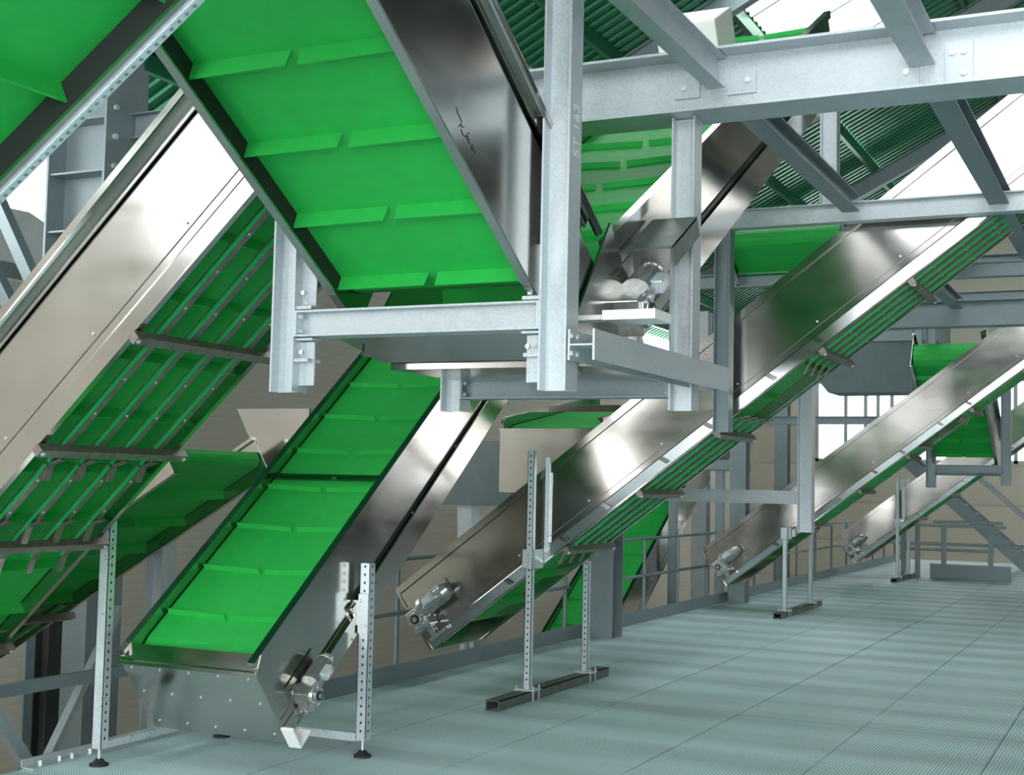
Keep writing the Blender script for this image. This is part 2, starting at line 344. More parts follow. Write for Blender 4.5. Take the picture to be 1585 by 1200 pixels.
def conveyor(name, label, O, axis, deg, w, L, cleats='both', bars=(), rods=(), clo=None, chi=None, pitch=0.4, phase=0.2, strip=True, detail=True, trough=0.014, depth=0.585):
    fr = Frame(O, axis, deg)
    root = thing(name, label, 'conveyor', tuple(fr.P(0, w / 2, 0)), None)
    for sd in (0, 1): side_plate(fr, root, w, L, sd, bevel_low=strip, HT=depth)
    # belt loop (stadium section); the carrying run is slightly troughed
    hb, ht = 0.105, depth - 0.08; r = (ht - hb) / 2; hc = (ht + hb) / 2; th = 0.008
    t0, t1, tm = 0.015, w - 0.015, w / 2
    loop = []
    N = 8
    for k in range(N + 1):
        an = -math.pi / 2 - math.pi * k / N; loop.append((r + r * math.cos(an) + 0.02, hc + r * math.sin(an)))
    nt_ = len(loop)
    for k in range(N + 1):
        an = math.pi / 2 - math.pi * k / N; loop.append((L - r - 0.02 + r * math.cos(an), hc + r * math.sin(an)))
    m = MB(); n = len(loop); vs = []
    for (s_, h_) in loop:
        dip = trough if h_ > ht - 1e-4 else 0.0
        vs += [fr.P(s_, t0, h_), fr.P(s_, tm, h_ - dip), fr.P(s_, t1, h_)]
    fs = []
    for i in range(n):
        j = (i + 1) % n
        fs += [(3 * i, 3 * i + 1, 3 * j + 1, 3 * j), (3 * i + 1, 3 * i + 2, 3 * j + 2, 3 * j + 1)]
    m.add(vs, fs); belt = m.build('belt', 'belt', root)
    md = belt.modifiers.new('thickness', 'SOLIDIFY'); md.thickness = th; md.offset = 0
    m = MB(); fr.box(m, (0.25, 0.02, hc - 0.03), (L - 0.25, w - 0.02, hc + 0.03)); m.build('inner_pan', 'dark', root)
    gap = 0.02
    c0 = 0.25 if clo is None else clo; c1 = L - 0.25 if chi is None else chi
    if cleats in ('top', 'both'):
        k = c0 + phase
        while k < c1:
            for (a, bb, za, zb) in ((0.03, tm - gap, 0, -trough), (tm + gap, w - 0.03, -trough, 0)):
                m = MB(); l_ = 0.012
                m.hexa([fr.P(k, a, ht + za), fr.P(k + 0.006, a, ht + za), fr.P(k + 0.006, bb, ht + zb), fr.P(k, bb, ht + zb),
                        fr.P(k + l_, a, ht + za + 0.035), fr.P(k + l_ + 0.006, a, ht + za + 0.035), fr.P(k + l_ + 0.006, bb, ht + zb + 0.035), fr.P(k + l_, bb, ht + zb + 0.035)])
                m.build('cleat', 'belt', belt)
            k += pitch
    if cleats in ('bottom', 'both'):
        k = c0 + phase * 0.6
        while k < c1:
            for (a, bb) in ((0.004, tm - gap), (tm + gap, w - 0.004)):
                m = MB(); l_ = random.uniform(0.008, 0.02); e = random.uniform(0, 0.006)
                m.hexa([fr.P(k, a, hb), fr.P(k + 0.006, a, hb), fr.P(k + 0.006, bb, hb), fr.P(k, bb, hb),
                        fr.P(k - l_, a, hb - 0.065 - e), fr.P(k - l_ + 0.006, a, hb - 0.065 - e), fr.P(k - l_ + 0.006, bb - (0.012 if bb < tm else 0), hb - 0.065), fr.P(k - l_, bb - (0.012 if bb < tm else 0), hb - 0.065)])
                m.build('cleat', 'belt', belt)
            k += pitch
    # slide rails below the return run and the cross bars that carry them
    for (a, bb) in rods:
        for q in (0.17, 0.39, 0.61, 0.83):
            t = w * q; m = MB(); fr.box(m, (a, t - 0.022, -0.012), (bb, t + 0.026, -0.002)); fr.box(m, (a, t - 0.022, -0.002), (bb, t - 0.016, 0.02))
            # bent tips
            for e, sg in ((a, -1), (bb, 1)):
                m.hexa([fr.P(e, t - .022, -.012), fr.P(e, t + .022, -.012), fr.P(e, t + .022, -.002), fr.P(e, t - .022, -.002),
                        fr.P(e + sg * .09, t - .022, -.055), fr.P(e + sg * .09, t + .022, -.055), fr.P(e + sg * .09, t + .022, -.045), fr.P(e + sg * .09, t - .022, -.045)])
            rr = m.build('slide_rail', 'rod', root)
            m = MB(); fr.box(m, (a, t - 0.030, -0.014), (bb, t - 0.0225, 0.004)); m.build('slide_strip', 'strip', rr)
            m = MB(); k = a + 0.12
            while k < bb: m.tube(fr.P(k, t, -0.012), fr.P(k, t, -0.017), 0.007, 6); k += 0.25
            m.build('bolt', 'zinc', rr)['kind'] = 'stuff'
    for a in bars:
        m = MB(); fr.box(m, (a - 0.024, -0.03, -0.062), (a + 0.024, w + 0.03, -0.013)); cb = m.build('cross_bar', 'rod', root)
        m = MB()
        for t in (-0.01, w + 0.01): m.tube(fr.P(a, t, -0.062), fr.P(a, t, -0.07), 0.012, 8)
        m.build('bolt', 'zinc', cb)
    return root, fr
def gear_motor(fr, root, s0, h0, t, sg, sc=1.0, cover=True):
    """gear motor bolted to the side plate at t; sg is the outward direction along the width"""
    def q(a, o, h): return fr.P(s0 + a * sc, t + sg * o * sc, h0 + h * sc)
    def bx(m, a, bq):
        (s1, o1, h1), (s2, o2, h2) = a, bq
        return m.hexa([q(s1, o1, h1), q(s2, o1, h1), q(s2, o2, h1), q(s1, o2, h1), q(s1, o1, h2), q(s2, o1, h2), q(s2, o2, h2), q(s1, o2, h2)])
    m = MB(); bx(m, (-0.02, 0.0, -0.16), (0.42, 0.012, 0.17)); mp = m.build('motor_plate', 'steel', root)
    m = MB(); bx(m, (0.0, 0.03, -0.10), (0.17, 0.17, 0.09)); m.tube(q(0.085, 0.012, 0), q(0.085, 0.19, 0), 0.085 * sc, 16)
    m.tube(q(0.085, 0.19, 0), q(0.085, 0.205, 0), 0.06 * sc, 14); gb = m.build('gearbox', 'cast', root, bevel=0.008)
    m = MB(); m.tube(q(0.085, 0.2, 0), q(0.085, 0.213, 0), 0.038 * sc, 14); m.build('hollow_shaft', 'black', gb)
    m = MB(); m.tube(q(0.085, 0.2, 0), q(0.085, 0.216, 0), 0.022 * sc, 12); m.build('shaft_end', 'cast', gb)
    m = MB()
    for k in range(6):
        an = k * math.pi / 3; m.tube(q(0.085 + 0.068 * math.cos(an), 0.185, 0.068 * math.sin(an)), q(0.085 + 0.068 * math.cos(an), 0.2, 0.068 * math.sin(an)), 0.009 * sc, 6)
    m.build('bolt', 'zinc', gb)
    m = MB(); m.tube(q(0.15, 0.11, 0.06), q(0.19, 0.11, 0.06), 0.085 * sc, 16); m.tube(q(0.19, 0.11, 0.06), q(0.40, 0.11, 0.06), 0.068 * sc, 18)
    m.tube(q(0.40, 0.11, 0.06), q(0.45, 0.11, 0.06), 0.074 * sc, 18, 0.05 * sc); mo = m.build('motor', 'cast', root, smooth=True)
    m = MB()
    for k in range(14):
        an = k * 2 * math.pi / 14; c, si = math.cos(an), math.sin(an)
        m.bar(q(0.2, 0.11 + 0.072 * c, 0.06 + 0.072 * si), q(0.39, 0.11 + 0.072 * c, 0.06 + 0.072 * si), 0.006 * sc, 0.016 * sc, fr.a * c * sg + fr.n * si)
    m.build('cooling_fin', 'cast', mo)['kind'] = 'stuff'
    m = MB(); bx(m, (0.22, 0.16, 0.03), (0.34, 0.225, 0.10)); m.build('terminal_box', 'zinc', mo, bevel=0.006)
    m = MB(); bx(m, (0.05, 0.02, -0.17), (0.10, 0.05, -0.09)); bx(m, (0.02, 0.02, -0.19), (0.22, 0.045, -0.165)); m.build('torque_arm', 'cast', root)
    m = MB(); bx(m, (0.235, 0.2251, 0.045), (0.30, 0.227, 0.085)); m.build('name_plate', 'white', mo)

# -- conveyor rising away from the walkway in front of the camera (foot on the stand)
c1, f1 = conveyor('belt_conveyor', 'green belt conveyor rising away from its steel foot box in the foreground', (-5.43, 6.479, 0.206), 'y', 38, 0.93, 4.3, cleats='top', strip=False, pitch=0.41, phase=0.16, trough=0.018)
m = MB(); f1.box(m, (-0.02, -0.012, -0.005), (0.0, 0.942, 0.545)); fp = m.build('foot_plate', 'steel', c1)
m = MB()
for i in range(5):
    for h in (0.06, 0.3, 0.49): m.tube(f1.P(-0.02, 0.05 + 0.207 * i, h), f1.P(-0.027, 0.05 + 0.207 * i, h), 0.006, 6)
m.build('rivet', 'zinc', fp)
m = MB()   # lip plate leaning over the foot of the belt
m.hexa([f1.P(-0.03, -0.03, 0.52), f1.P(-0.03, 0.955, 0.52), f1.P(0.076, 0.955, 0.583), f1.P(0.076, -0.03, 0.583), f1.P(-0.036, -0.03, 0.53), f1.P(-0.036, 0.955, 0.53), f1.P(0.07, 0.955, 0.593), f1.P(0.07, -0.03, 0.593)])
m.build('lip_plate', 'steel', c1)
m = MB(); f1.box(m, (0.0, 0.0, -0.006), (2.4, 0.93, 0.0)); m.build('bottom_pan', 'steel', c1)
gear_motor(f1, c1, 0.16, 0.14, 0.93, 1, 0.72)
m = MB(); f1.box(m, (-0.03, 0.945, -0.03), (0.10, 1.03, -0.012)); f1.box(m, (-0.03, 0.945, -0.012), (-0.012, 1.03, 0.12)); m.build('guard_box', 'white', c1, bevel=0.004)
m = MB(); f1.box(m, (0.45, 0.93, 0.02), (1.2, 0.965, 0.13)); m.build('lower_cover', 'steel', c1)
m = MB(); f1.box(m, (1.72, 0.02, 0.525), (1.745, 0.91, 0.56)); m.build('cross_bar', 'steel', c1)
m = MB(); f1.box(m, (0.9, 0.93, 0.182), (4.3, 0.936, 0.196)); m.build('channel', 'dark', c1)
m = MB(); f1.box(m, (0.9, 0.945, 0.0), (4.3, 0.962, 0.180)); m.build('lower_plate', 'steel', c1)

# -- conveyor overhead, falling away from the camera, underside in view
ov, fo = conveyor('belt_conveyor', 'big overhead belt conveyor with bright green underside above the white hanging beam', (-3.21, 5.05, 2.347), '-y', 31.8, 0.95, 2.66, cleats='bottom', strip=False, pitch=0.405, phase=0.12, clo=0.18, chi=2.5)
m = MB(); fo.box(m, (0.25, 0.012, 0.008), (2.4, 0.018, 0.10)); fo.box(m, (0.25, 0.932, 0.008), (2.4, 0.938, 0.10)); m.build('edge_shade', 'black', ov)  # black strips stand in for the shadow inside the side plates
m = MB(); fo.box(m, (-0.35, 0.95, 0.0), (2.6, 0.958, 0.5)); m.build('skirt_plate', 'steel', ov)
m = MB(); fo.box(m, (0.0, 0.95, 0.585), (2.66, 1.0, 0.615)); m.tube(fo.P(-0.1, 0.985, 0.60), fo.P(2.66, 0.985, 0.60), 0.02, 8); m.build('edge_tube', 'steel', ov)
m = MB(); m.prism([(-3.30, 5.0, 2.335), (-2.22, 5.0, 2.335), (-2.22, 5.26, 2.235), (-3.20, 5.26, 2.235)], (0, 0, -0.006)); m.prism([(-3.32, 5.02, 2.345), (-3.30, 5.02, 2.345), (-3.20, 5.28, 2.235), (-3.225, 5.28, 2.235)], (0, 0, 0.05))
m.build('foot_cover', 'steel', ov)

m = MB()   # felt pen scribble on the side sheet
for st in ([(4.156, 3.029), (4.166, 3.01), (4.187, 2.997), (4.202, 2.986)], [(4.179, 2.964), (4.193, 2.979), (4.203, 2.968), (4.218, 2.974)], [(4.194, 2.958), (4.204, 2.949), (4.215, 2.94), (4.235, 2.94)], [(4.244, 2.957), (4.259, 2.956)], [(4.234, 2.947), (4.25, 2.944), (4.24, 2.934), (4.26, 2.937), (4.251, 2.923), (4.266, 2.924)], [(4.272, 2.916), (4.287, 2.924), (4.277, 2.905), (4.297, 2.915), (4.288, 2.903), (4.308, 2.907), (4.304, 2.894)]):
    for (a, c), (d, e) in zip(st, st[1:]): m.bar((-2.2515, a, c), (-2.2515, d, e), 0.003, 0.002, X)
m.build('pen_mark', 'black', ov)['kind'] = 'stuff'

# -- conveyor that rises away behind the hanging posts, top of the belt in view
up, fu = conveyor('belt_conveyor', 'belt conveyor rising away behind the hanging posts, under the big roof beam', (-3.25, 6.0, 2.30), 'y', 29.6, 0.95, 5.25, cleats='top', strip=False, pitch=0.42, phase=0.1)
m = MB(); fu.box(m, (1.1, 0.95, 0.195), (5.2, 0.957, 0.225)); m.build('channel', 'dark', up)
m = MB(); fu.box(m, (1.1, 0.95, -0.01), (4.4, 0.972, 0.19)); m.build('lower_plate', 'steel', up)
gear_motor(fu, up, -0.18, 0.28, 0.97, 1, 0.95)
m = MB(); fu.box(m, (0.2, 0.97, 0.47), (0.62, 1.20, 0.482)); fu.box(m, (0.2, 1.19, 0.38), (0.62, 1.20, 0.48)); m.build('motor_hood', 'channel', up)
m = MB(); fu.box(m, (3.55, 0.12, 0.56), (4.0, 0.55, 0.93)); m.build('head_cover', 'white', up, bevel=0.01)

# -- transfer hopper between the two
h = thing('transfer_hopper', 'sheet steel transfer hopper between the overhead conveyor foot and the rising conveyor', 'hopper', (-2.72, 5.62, 2.2))
MB().box((-3.18, 5.30, 2.20), (-2.06, 6.05, 2.245)).build('base_tray', 'steel', h)
MB().prism([(-2.235, 5.12, 2.25), (-2.235, 6.2, 2.25), (-2.235, 5.62, 2.88)], (-0.012, 0, 0)).build('side_sheet', 'steel', h)
MB().prism([(-3.235, 5.12, 2.25), (-3.235, 6.2, 2.25), (-3.235, 5.62, 2.88)], (0.012, 0, 0)).build('side_sheet', 'steel', h)
m = MB(); m.box((-2.06, 5.10, 2.37), (-1.83, 5.30, 2.41)); m.box((-2.24, 5.16, 2.38), (-2.06, 5.25, 2.40)); m.build('guard_box', 'white', up)

# -- left conveyors running across the hall, rising to the right
le, fe = conveyor('belt_conveyor', 'large left conveyor with broad steel side, slide rails under its green belt', (-9.2, 5.0, -2.095), 'x', 43.2, 1.05, 7.98, cleats='bottom', bars=(6.53, 5.735, 4.985, 4.03, 3.1), rods=((5.62, 7.8), (5.12, 5.6), (4.86, 5.12), (1.5, 4.15)), pitch=0.41, phase=0.1, strip=False, clo=3.4, chi=7.7)
m = MB(); fe.box(m, (0.0, -0.05, 0.585), (7.98, -0.0, 0.66)); m.tube(fe.P(0, -0.05, 0.60), fe.P(7.98, -0.05, 0.60), 0.018, 8); m.build('edge_tube', 'steel', le)
gl, fg = conveyor('belt_conveyor', 'nearest overhead conveyor in the upper left corner, dark green underside', (-4.6, 1.75, 1.262), 'x', 35.3, 0.95, 3.95, cleats='bottom', strip=False, pitch=0.40, phase=0.05, clo=1.2, chi=3.8)
m = MB(); fg.box(m, (0.2, 0.932, 0.008), (3.7, 0.938, 0.10)); m.build('edge_shade', 'black', gl)  # black strip drawn as the shadow inside the far side plate
m = MB(); fg.box(m, (0.0, 0.945, -0.012), (3.95, 0.972, 0.02)); pr = m.build('perforated_rail', 'zinc', gl)
m = MB(); k = 0.02
while k < 3.9: fg.box(m, (k, 0.953, -0.0135), (k + 0.010, 0.964, -0.011)); k += 0.03
m.build('slot', 'galvdark', pr)['kind'] = 'stuff'
m = MB(); fg.box(m, (2.97, 0.83, -0.03), (3.07, 0.87, 0.0)); m.build('bracket', 'rust', gl)

e2, fe2 = conveyor('belt_conveyor', 'lower left conveyor ending behind the foreground conveyor, pale green belt over its head', (-9.4, 6.95, -0.42), 'x', 30.5, 1.05, 4.2, cleats='bottom', bars=(2.05, 1.0), rods=((0.4, 2.2),), pitch=0.41, strip=False, clo=1.2, chi=4.0, depth=0.30)

# -- conveyors across the walkway, identical modules receding
cx, fx = conveyor('belt_conveyor', 'long steel sided conveyor crossing the middle of the picture, nearest of the walkway row', (-5.429, 9.85, 0.307), 'x', 37.3, 0.95, 7.6, cleats='bottom', bars=(4.8, 4.0, 3.0, 2.23, 1.47), rods=((3.86, 7.5), (1.38, 3.16)), pitch=0.41, clo=0.4, chi=4.2)
gear_motor(fx, cx, 0.02, 0.24, 0.0, -1, 1.0)
m = MB(); fx.box(m, (-0.02, -0.012, 0.0), (0.0, 0.962, 0.585)); m.build('foot_plate', 'steel', cx)
for i in range(7):
    m = MB(); k = 0.9 + i * 0.52 + (i % 2) * 0.08; m.hexa([fx.P(k, -0.0215, 0.02), fx.P(k + 0.035, -0.0215, 0.02), fx.P(k + 0.005, -0.0225, 0.085), fx.P(k - 0.03, -0.0225, 0.085), fx.P(k, -0.024, 0.02), fx.P(k + 0.035, -0.024, 0.02), fx.P(k + 0.005, -0.025, 0.085), fx.P(k - 0.03, -0.025, 0.085)])
    m.build('strip_joint', 'steel', cx)
c3 = copy_tree(cx, (0.06, 8.15, 0.04), 'second steel sided conveyor of the walkway row, its foot by the thin twin posts')
c4 = copy_tree(cx, (0.15, 16.3, 0.0), 'farthest and smallest conveyor of the walkway row, by the guard rail')
ov2, fo2 = conveyor('belt_conveyor', 'short conveyor head with bright green drum under the middle roof beam', (-3.36, 11.545, 3.428), '-y', 31.8, 0.98, 0.55, cleats='none', strip=False, depth=0.36)
ov3 = copy_tree(ov, (0, 16.9, -0.28), 'far dark green conveyor underside above the small hanging frame at right')
# gentle conveyor behind the walkway conveyor
kk, fk = conveyor('belt_conveyor', 'shallow green belt conveyor with broad steel end plate behind the middle conveyor', (-5.5, 11.3, 1.70), 'y', 9, 0.98, 2.4, cleats='none', strip=False, pitch=0.4)
m = MB(); m.box((-5.52, 11.2, 1.60), (-4.50, 11.215, 2.18)); m.box((-5.53, 11.19, 2.17), (-4.49, 11.24, 2.19)); m.build('end_plate', 'steel', kk)
m = MB(); fk.box(m, (0.5, 0.0, 0.60), (0.53, 0.98, 0.66)); m.build('cross_bar', 'steel', kk)
# dark conveyor beyond the railing
cb, fb = conveyor('belt_conveyor', 'dark conveyor behind the railing, its belt rising from below the walkway', (-7.95, 16.8, -1.65), 'y', 32, 0.95, 6.6, cleats='top', strip=False, pitch=0.6)

# ------------------------------------------------------------------ steelwork
def bolts(mb, pts, nrm, r=0.011, l=0.012):
    for p in pts: mb.tube(Vector(p), Vector(p) + Vector(nrm) * l, r, 6)
def column(label, x, y, z0, z1, h=0.12, b=0.12, dep=X, m='galv', cat='column', name='steel_column', group=None, tf=0.009, tw=0.007):
    root = thing(name, label, cat, (x, y, z0), group)
    MB().ibeam((x, y, z0), (x, y, z1), h, b, tf, tw, dep).build('section', m, root); root['kind'] = 'thing'
    return root
def beam(label, p0, p1, h=0.115, b=0.12, dep=Z, m='galv', name='steel_beam', plates=True, group=None, tf=0.009, tw=0.007):
    p0, p1 = Vector(p0), Vector(p1)
    root = thing(name, label, 'beam', tuple(p0), group)
    MB().ibeam(p0, p1, h, b, tf, tw, dep).build('section', m, root); root['kind'] = 'thing'
    if plates:
        d = (p1 - p0).normalized(); sd = d.cross(Vector(dep)).normalized()
        for q, sg in ((p0, 1), (p1, -1)):
            pm = MB(); pm.bar(q, q + d * sg * 0.012, b * 1.02, h * 1.0, dep); pl = pm.build('end_plate', m, root)
            bm_ = MB()
            for i in (-1, 1):
                for j in (-1, 1):
                    c = q + d * sg * 0.012 + sd * i * b * 0.3 + Vector(dep) * j * h * 0.28; bolts(bm_, [c], d * sg)
            bm_.build('bolt', 'zinc', pl)
    return root
p1 = column('white lit hanging post with cut end at the left of the white beam', -3.46, 4.9, 2.07, 4.9)
p2 = column('tall bright hanging post in front of the big roof beam, chalk marks on its side', -2.166, 4.9, 2.065, 6.2)
for pc, sgn, xf in ((p1, 1, -3.4), (p2, -1, -2.226)):
    for a, bq in (((0, 4.85, 2.20), (0.07, 4.95, 2.215)), ((0, 4.85, 2.43), (0.08, 4.95, 2.445)), ((0, 4.895, 2.445), (0.075, 4.905, 2.66)), ((0, 4.895, 2.10), (0.075, 4.905, 2.29)), ((0, 4.86, 2.295), (0.085, 4.94, 2.305))):
        gq = MB().box((xf + sgn * a[0], a[1], a[2]), (xf + sgn * bq[0], bq[1], bq[2])).build('cleat_plate', 'galv', pc)
    m = MB(); bolts(m, [(xf + sgn * 0.045, 4.845, 2.50), (xf + sgn * 0.045, 4.845, 2.24)], (0, -1, 0)); bolts(m, [(xf + sgn * .05, 4.86, 2.45), (xf + sgn * .05, 4.86, 2.43)], (0, 0, 1)); m.build('bolt', 'zinc', gq)
beam('white lit cross beam between the two front hanging posts', (-3.40, 4.9, 2.367), (-2.226, 4.9, 2.367))
# chalk number on the tall post
cu = bpy.data.curves.new('chalk_number', 'FONT'); cu.body = 'ST 163'; cu.size = 0.078; cu.extrude = 0.0005
to = bpy.data.objects.new('chalk_tmp', cu); COL.objects.link(to)
bpy.context.view_layer.update()
tm_ = bpy.data.meshes.new_from_object(to.evaluated_get(bpy.context.evaluated_depsgraph_get())); bpy.data.objects.remove(to)
tm_.materials.clear(); tm_.materials.append(M['chalk'])
to = bpy.data.objects.new('chalk_number', tm_); COL.objects.link(to); to.parent = p2
# text runs up the flange: text x -> world z, text y -> world -y, facing +x
to.matrix_local = Matrix(((0, 0, 1, 0.0605), (0, -1, 0, 0.035), (1, 0, 0, 1.17), (0, 0, 0, 1))) @ Matrix.Scale(1, 4)
to.matrix_local = Matrix(((0, 0, 1, 0.0615), (0, -1, 0, 0.03), (1, 0, 0, 0.94), (0, 0, 0, 1)))

column('hanging post under the big roof beam, behind the slanting bracket beam', -2.14, 6.4, 2.07, 3.545)
column('short hanging post whose end shows above the foreground conveyor side', -3.43, 6.4, 2.07, 3.545)
beam('grey cross beam low between the two rear hanging posts', (-3.37, 6.4, 2.19), (-2.2, 6.4, 2.19), h=0.11, m='galvdark')
bb = thing('bracket_beam', 'scuffed grey beam slanting right from the bright post past the rear post', 'beam', (-2.04, 4.84, 2.245))
MB().ibeam((-2.043, 4.845, 2.243), (-2.043, 6.66, 2.243), 0.114, 0.122, 0.009, 0.007, X).build('section', 'galv', bb)
m = MB()
bolts(m, [(-2.095, 4.86, 2.28), (-2.095, 4.92, 2.28), (-2.095, 4.86, 2.21), (-2.095, 4.92, 2.21)], (1, 0, 0)); m.build('bolt', 'zinc', bb)
big = thing('roof_beam', 'huge galvanised beam spanning the upper right of the picture', 'beam', (-2, 6.4, 3.7))
MB().ibeam((-4.6, 6.4, 3.705), (9.0, 6.4, 3.705), 0.31, 0.28, 0.014, 0.01, Z).build('section', 'galv', big)
m = MB()
for x0, x1, zz, hh in ((-2.20, -2.07, 3.70, 0.10), (-1.93, -1.78, 3.70, 0.11), (-1.09, -1.0, 3.67, 0.17), (-0.885, -0.76, 3.68, 0.20)): MB().box((x0, 6.382, zz - hh / 2), (x1, 6.394, zz + hh / 2)).build('fish_plate', 'galv', big)
m = MB(); bolts(m, [(-1.82, 6.382, 3.71), (-2.15, 6.382, 3.70), (-0.80, 6.382, 3.73), (-0.80, 6.382, 3.63), (-0.85, 6.382, 3.73), (-1.06, 6.382, 3.66)], (0, -1, 0), 0.016, 0.014); m.build('bolt', 'zinc', big)
def ybeam(label, x, y0, y1, z, h, b, m='galv'): return beam(label, (x, y0, z), (x, y1, z), h=h, b=b, m=m, plates=False)
ybeam('grey joist slanting down to the big beam, left of two', -1.98, -1.0, 6.37, 3.76, 0.16, 0.09)
ybeam('grey joist slanting down to the big beam with a four bolt plate, right of two', -0.985, -1.0, 6.37, 3.76, 0.16, 0.12)
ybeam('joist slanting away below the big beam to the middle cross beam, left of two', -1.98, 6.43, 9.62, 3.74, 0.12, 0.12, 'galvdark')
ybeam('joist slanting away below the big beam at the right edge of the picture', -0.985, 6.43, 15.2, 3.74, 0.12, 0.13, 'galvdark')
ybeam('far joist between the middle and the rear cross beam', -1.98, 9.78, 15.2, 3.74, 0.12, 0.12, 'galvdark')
beam('middle roof beam behind the big beam, over the green drum', (-3.05, 9.7, 3.69), (9.0, 9.7, 3.69), h=0.14, b=0.12, plates=False)
column('short column standing on the middle roof beam', -2.15, 9.7, 3.765, 4.75, 0.12, 0.12)
column('grey hanging post in front of the middle conveyor', -2.93, 9.68, 2.1, 3.61, 0.12, 0.12, m='galvdark')  # darker steel colour stands in for the shade on this post
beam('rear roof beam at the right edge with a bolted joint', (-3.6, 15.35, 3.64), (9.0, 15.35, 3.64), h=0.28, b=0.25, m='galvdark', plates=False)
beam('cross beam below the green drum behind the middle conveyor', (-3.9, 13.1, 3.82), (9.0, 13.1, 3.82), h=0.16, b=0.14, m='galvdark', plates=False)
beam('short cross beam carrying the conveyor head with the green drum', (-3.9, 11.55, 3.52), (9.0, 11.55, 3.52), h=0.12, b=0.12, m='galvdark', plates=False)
# lower hanging frames further back
column('grey hanging post to the right of the middle conveyor, twin thin posts below it', -3.12, 13.1, 1.27, 3.74, 0.14, 0.14)
beam('horizontal beam joined to the left of the grey hanging post', (-5.3, 13.1, 1.605), (-3.19, 13.1, 1.605), h=0.13, b=0.12)
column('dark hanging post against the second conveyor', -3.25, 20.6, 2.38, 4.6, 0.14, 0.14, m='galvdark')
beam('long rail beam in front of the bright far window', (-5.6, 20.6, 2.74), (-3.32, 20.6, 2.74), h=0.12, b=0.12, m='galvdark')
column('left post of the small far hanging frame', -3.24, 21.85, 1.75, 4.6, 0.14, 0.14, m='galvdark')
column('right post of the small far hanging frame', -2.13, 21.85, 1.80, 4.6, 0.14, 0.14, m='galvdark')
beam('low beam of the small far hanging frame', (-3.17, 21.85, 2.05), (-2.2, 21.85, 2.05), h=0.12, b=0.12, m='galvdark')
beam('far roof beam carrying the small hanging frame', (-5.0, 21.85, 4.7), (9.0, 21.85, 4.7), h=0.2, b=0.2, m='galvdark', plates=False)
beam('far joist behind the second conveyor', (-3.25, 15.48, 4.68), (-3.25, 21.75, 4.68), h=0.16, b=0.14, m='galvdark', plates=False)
# floor columns
column('wide dark column on the walkway edge behind the twin stand', -5.60, 14.1, 0.0, 1.95, 0.32, 0.3, dep=Y, m='galvdark', tf=0.02, tw=0.014)
column('dark column on the walkway edge behind the second conveyor foot', -5.60, 19.4, 0.0, 3.2, 0.24, 0.24, dep=Y, m='galvdark', tf=0.018, tw=0.012)
column('pale column standing far behind the low horizontal beam', -8.3, 26.0, GZ, 5.2, 0.3, 0.3, dep=Y, tf=0.02)
column('thin dark column behind the second conveyor near its motor', -6.3, 24.6, GZ, 4.5, 0.24, 0.24, dep=Y, m='galvdark')
# left structure
mc = column('massive steel hall column at upper left with stiffener ribs', -9.95, 10.5, GZ, 6.8, 0.80, 0.5, dep=X, m='galvdark', tf=0.03, tw=0.02)
for z in (3.0, 4.15, 4.75, 5.3): MB().box((-10.32, 10.27, z), (-9.58, 10.73, z + 0.02)).build('stiffener', 'galvdark', mc)
m = MB(); m.box((-9.55, 10.2, 3.9), (-9.52, 10.8, 5.9)); cp = m.build('splice_plate', 'galvdark', mc)
m = MB()
for z in (4.2, 4.4, 4.6, 4.8, 5.1, 5.4): bolts(m, [(-9.52, 10.32, z), (-9.52, 10.66, z)], (1, 0, 0), 0.03, 0.03)
m.build('bolt', 'zinc', cp)
beam('grey cross beam high behind the upper left conveyors', (-9.5, 10.6, 5.25), (-5.0, 10.6, 5.25), h=0.26, b=0.2, m='galvdark', plates=False)
beam('thin slanting beam joining the massive column above the left conveyor', (-9.5, 10.5, 4.45), (-6.4, 8.9, 4.75), h=0.16, b=0.1, m='galvdark', plates=False)
o = MB().bar((-11.75, 10.5, 5.34), (-10.35, 10.5, 3.13), 0.13, 0.13).build('diagonal_brace', 'galvdark'); tag(o, 'upper of two slanting braces at the left edge of the picture', 'brace')
o = MB().bar((-12.45, 10.5, 5.45), (-10.35, 10.5, 2.52), 0.13, 0.13).build('diagonal_brace', 'galvdark'); tag(o, 'lower of two slanting braces at the left edge of the picture', 'brace')
o = MB().bar((-12.45, 9.0, 4.1), (-12.45, 14.5, 4.1), 0.12, 0.18).build('steel_beam', 'galvdark'); tag(o, 'grey rail beam below the bright opening at the left', 'beam')
# neighbouring roof seen through the opening
o = MB().prism([(-17, 13, 5.90), (-17, 16.5, 6.02), (-17, 18.0, 5.55), (-17, 24, 3.6), (-17, 24, -3.6), (-17, 13, -3.6)], (-5, 0, 0)).build('neighbour_roof', 'slate'); tag(o, 'dark roof of a neighbouring hall in the bright opening at left', 'roof')
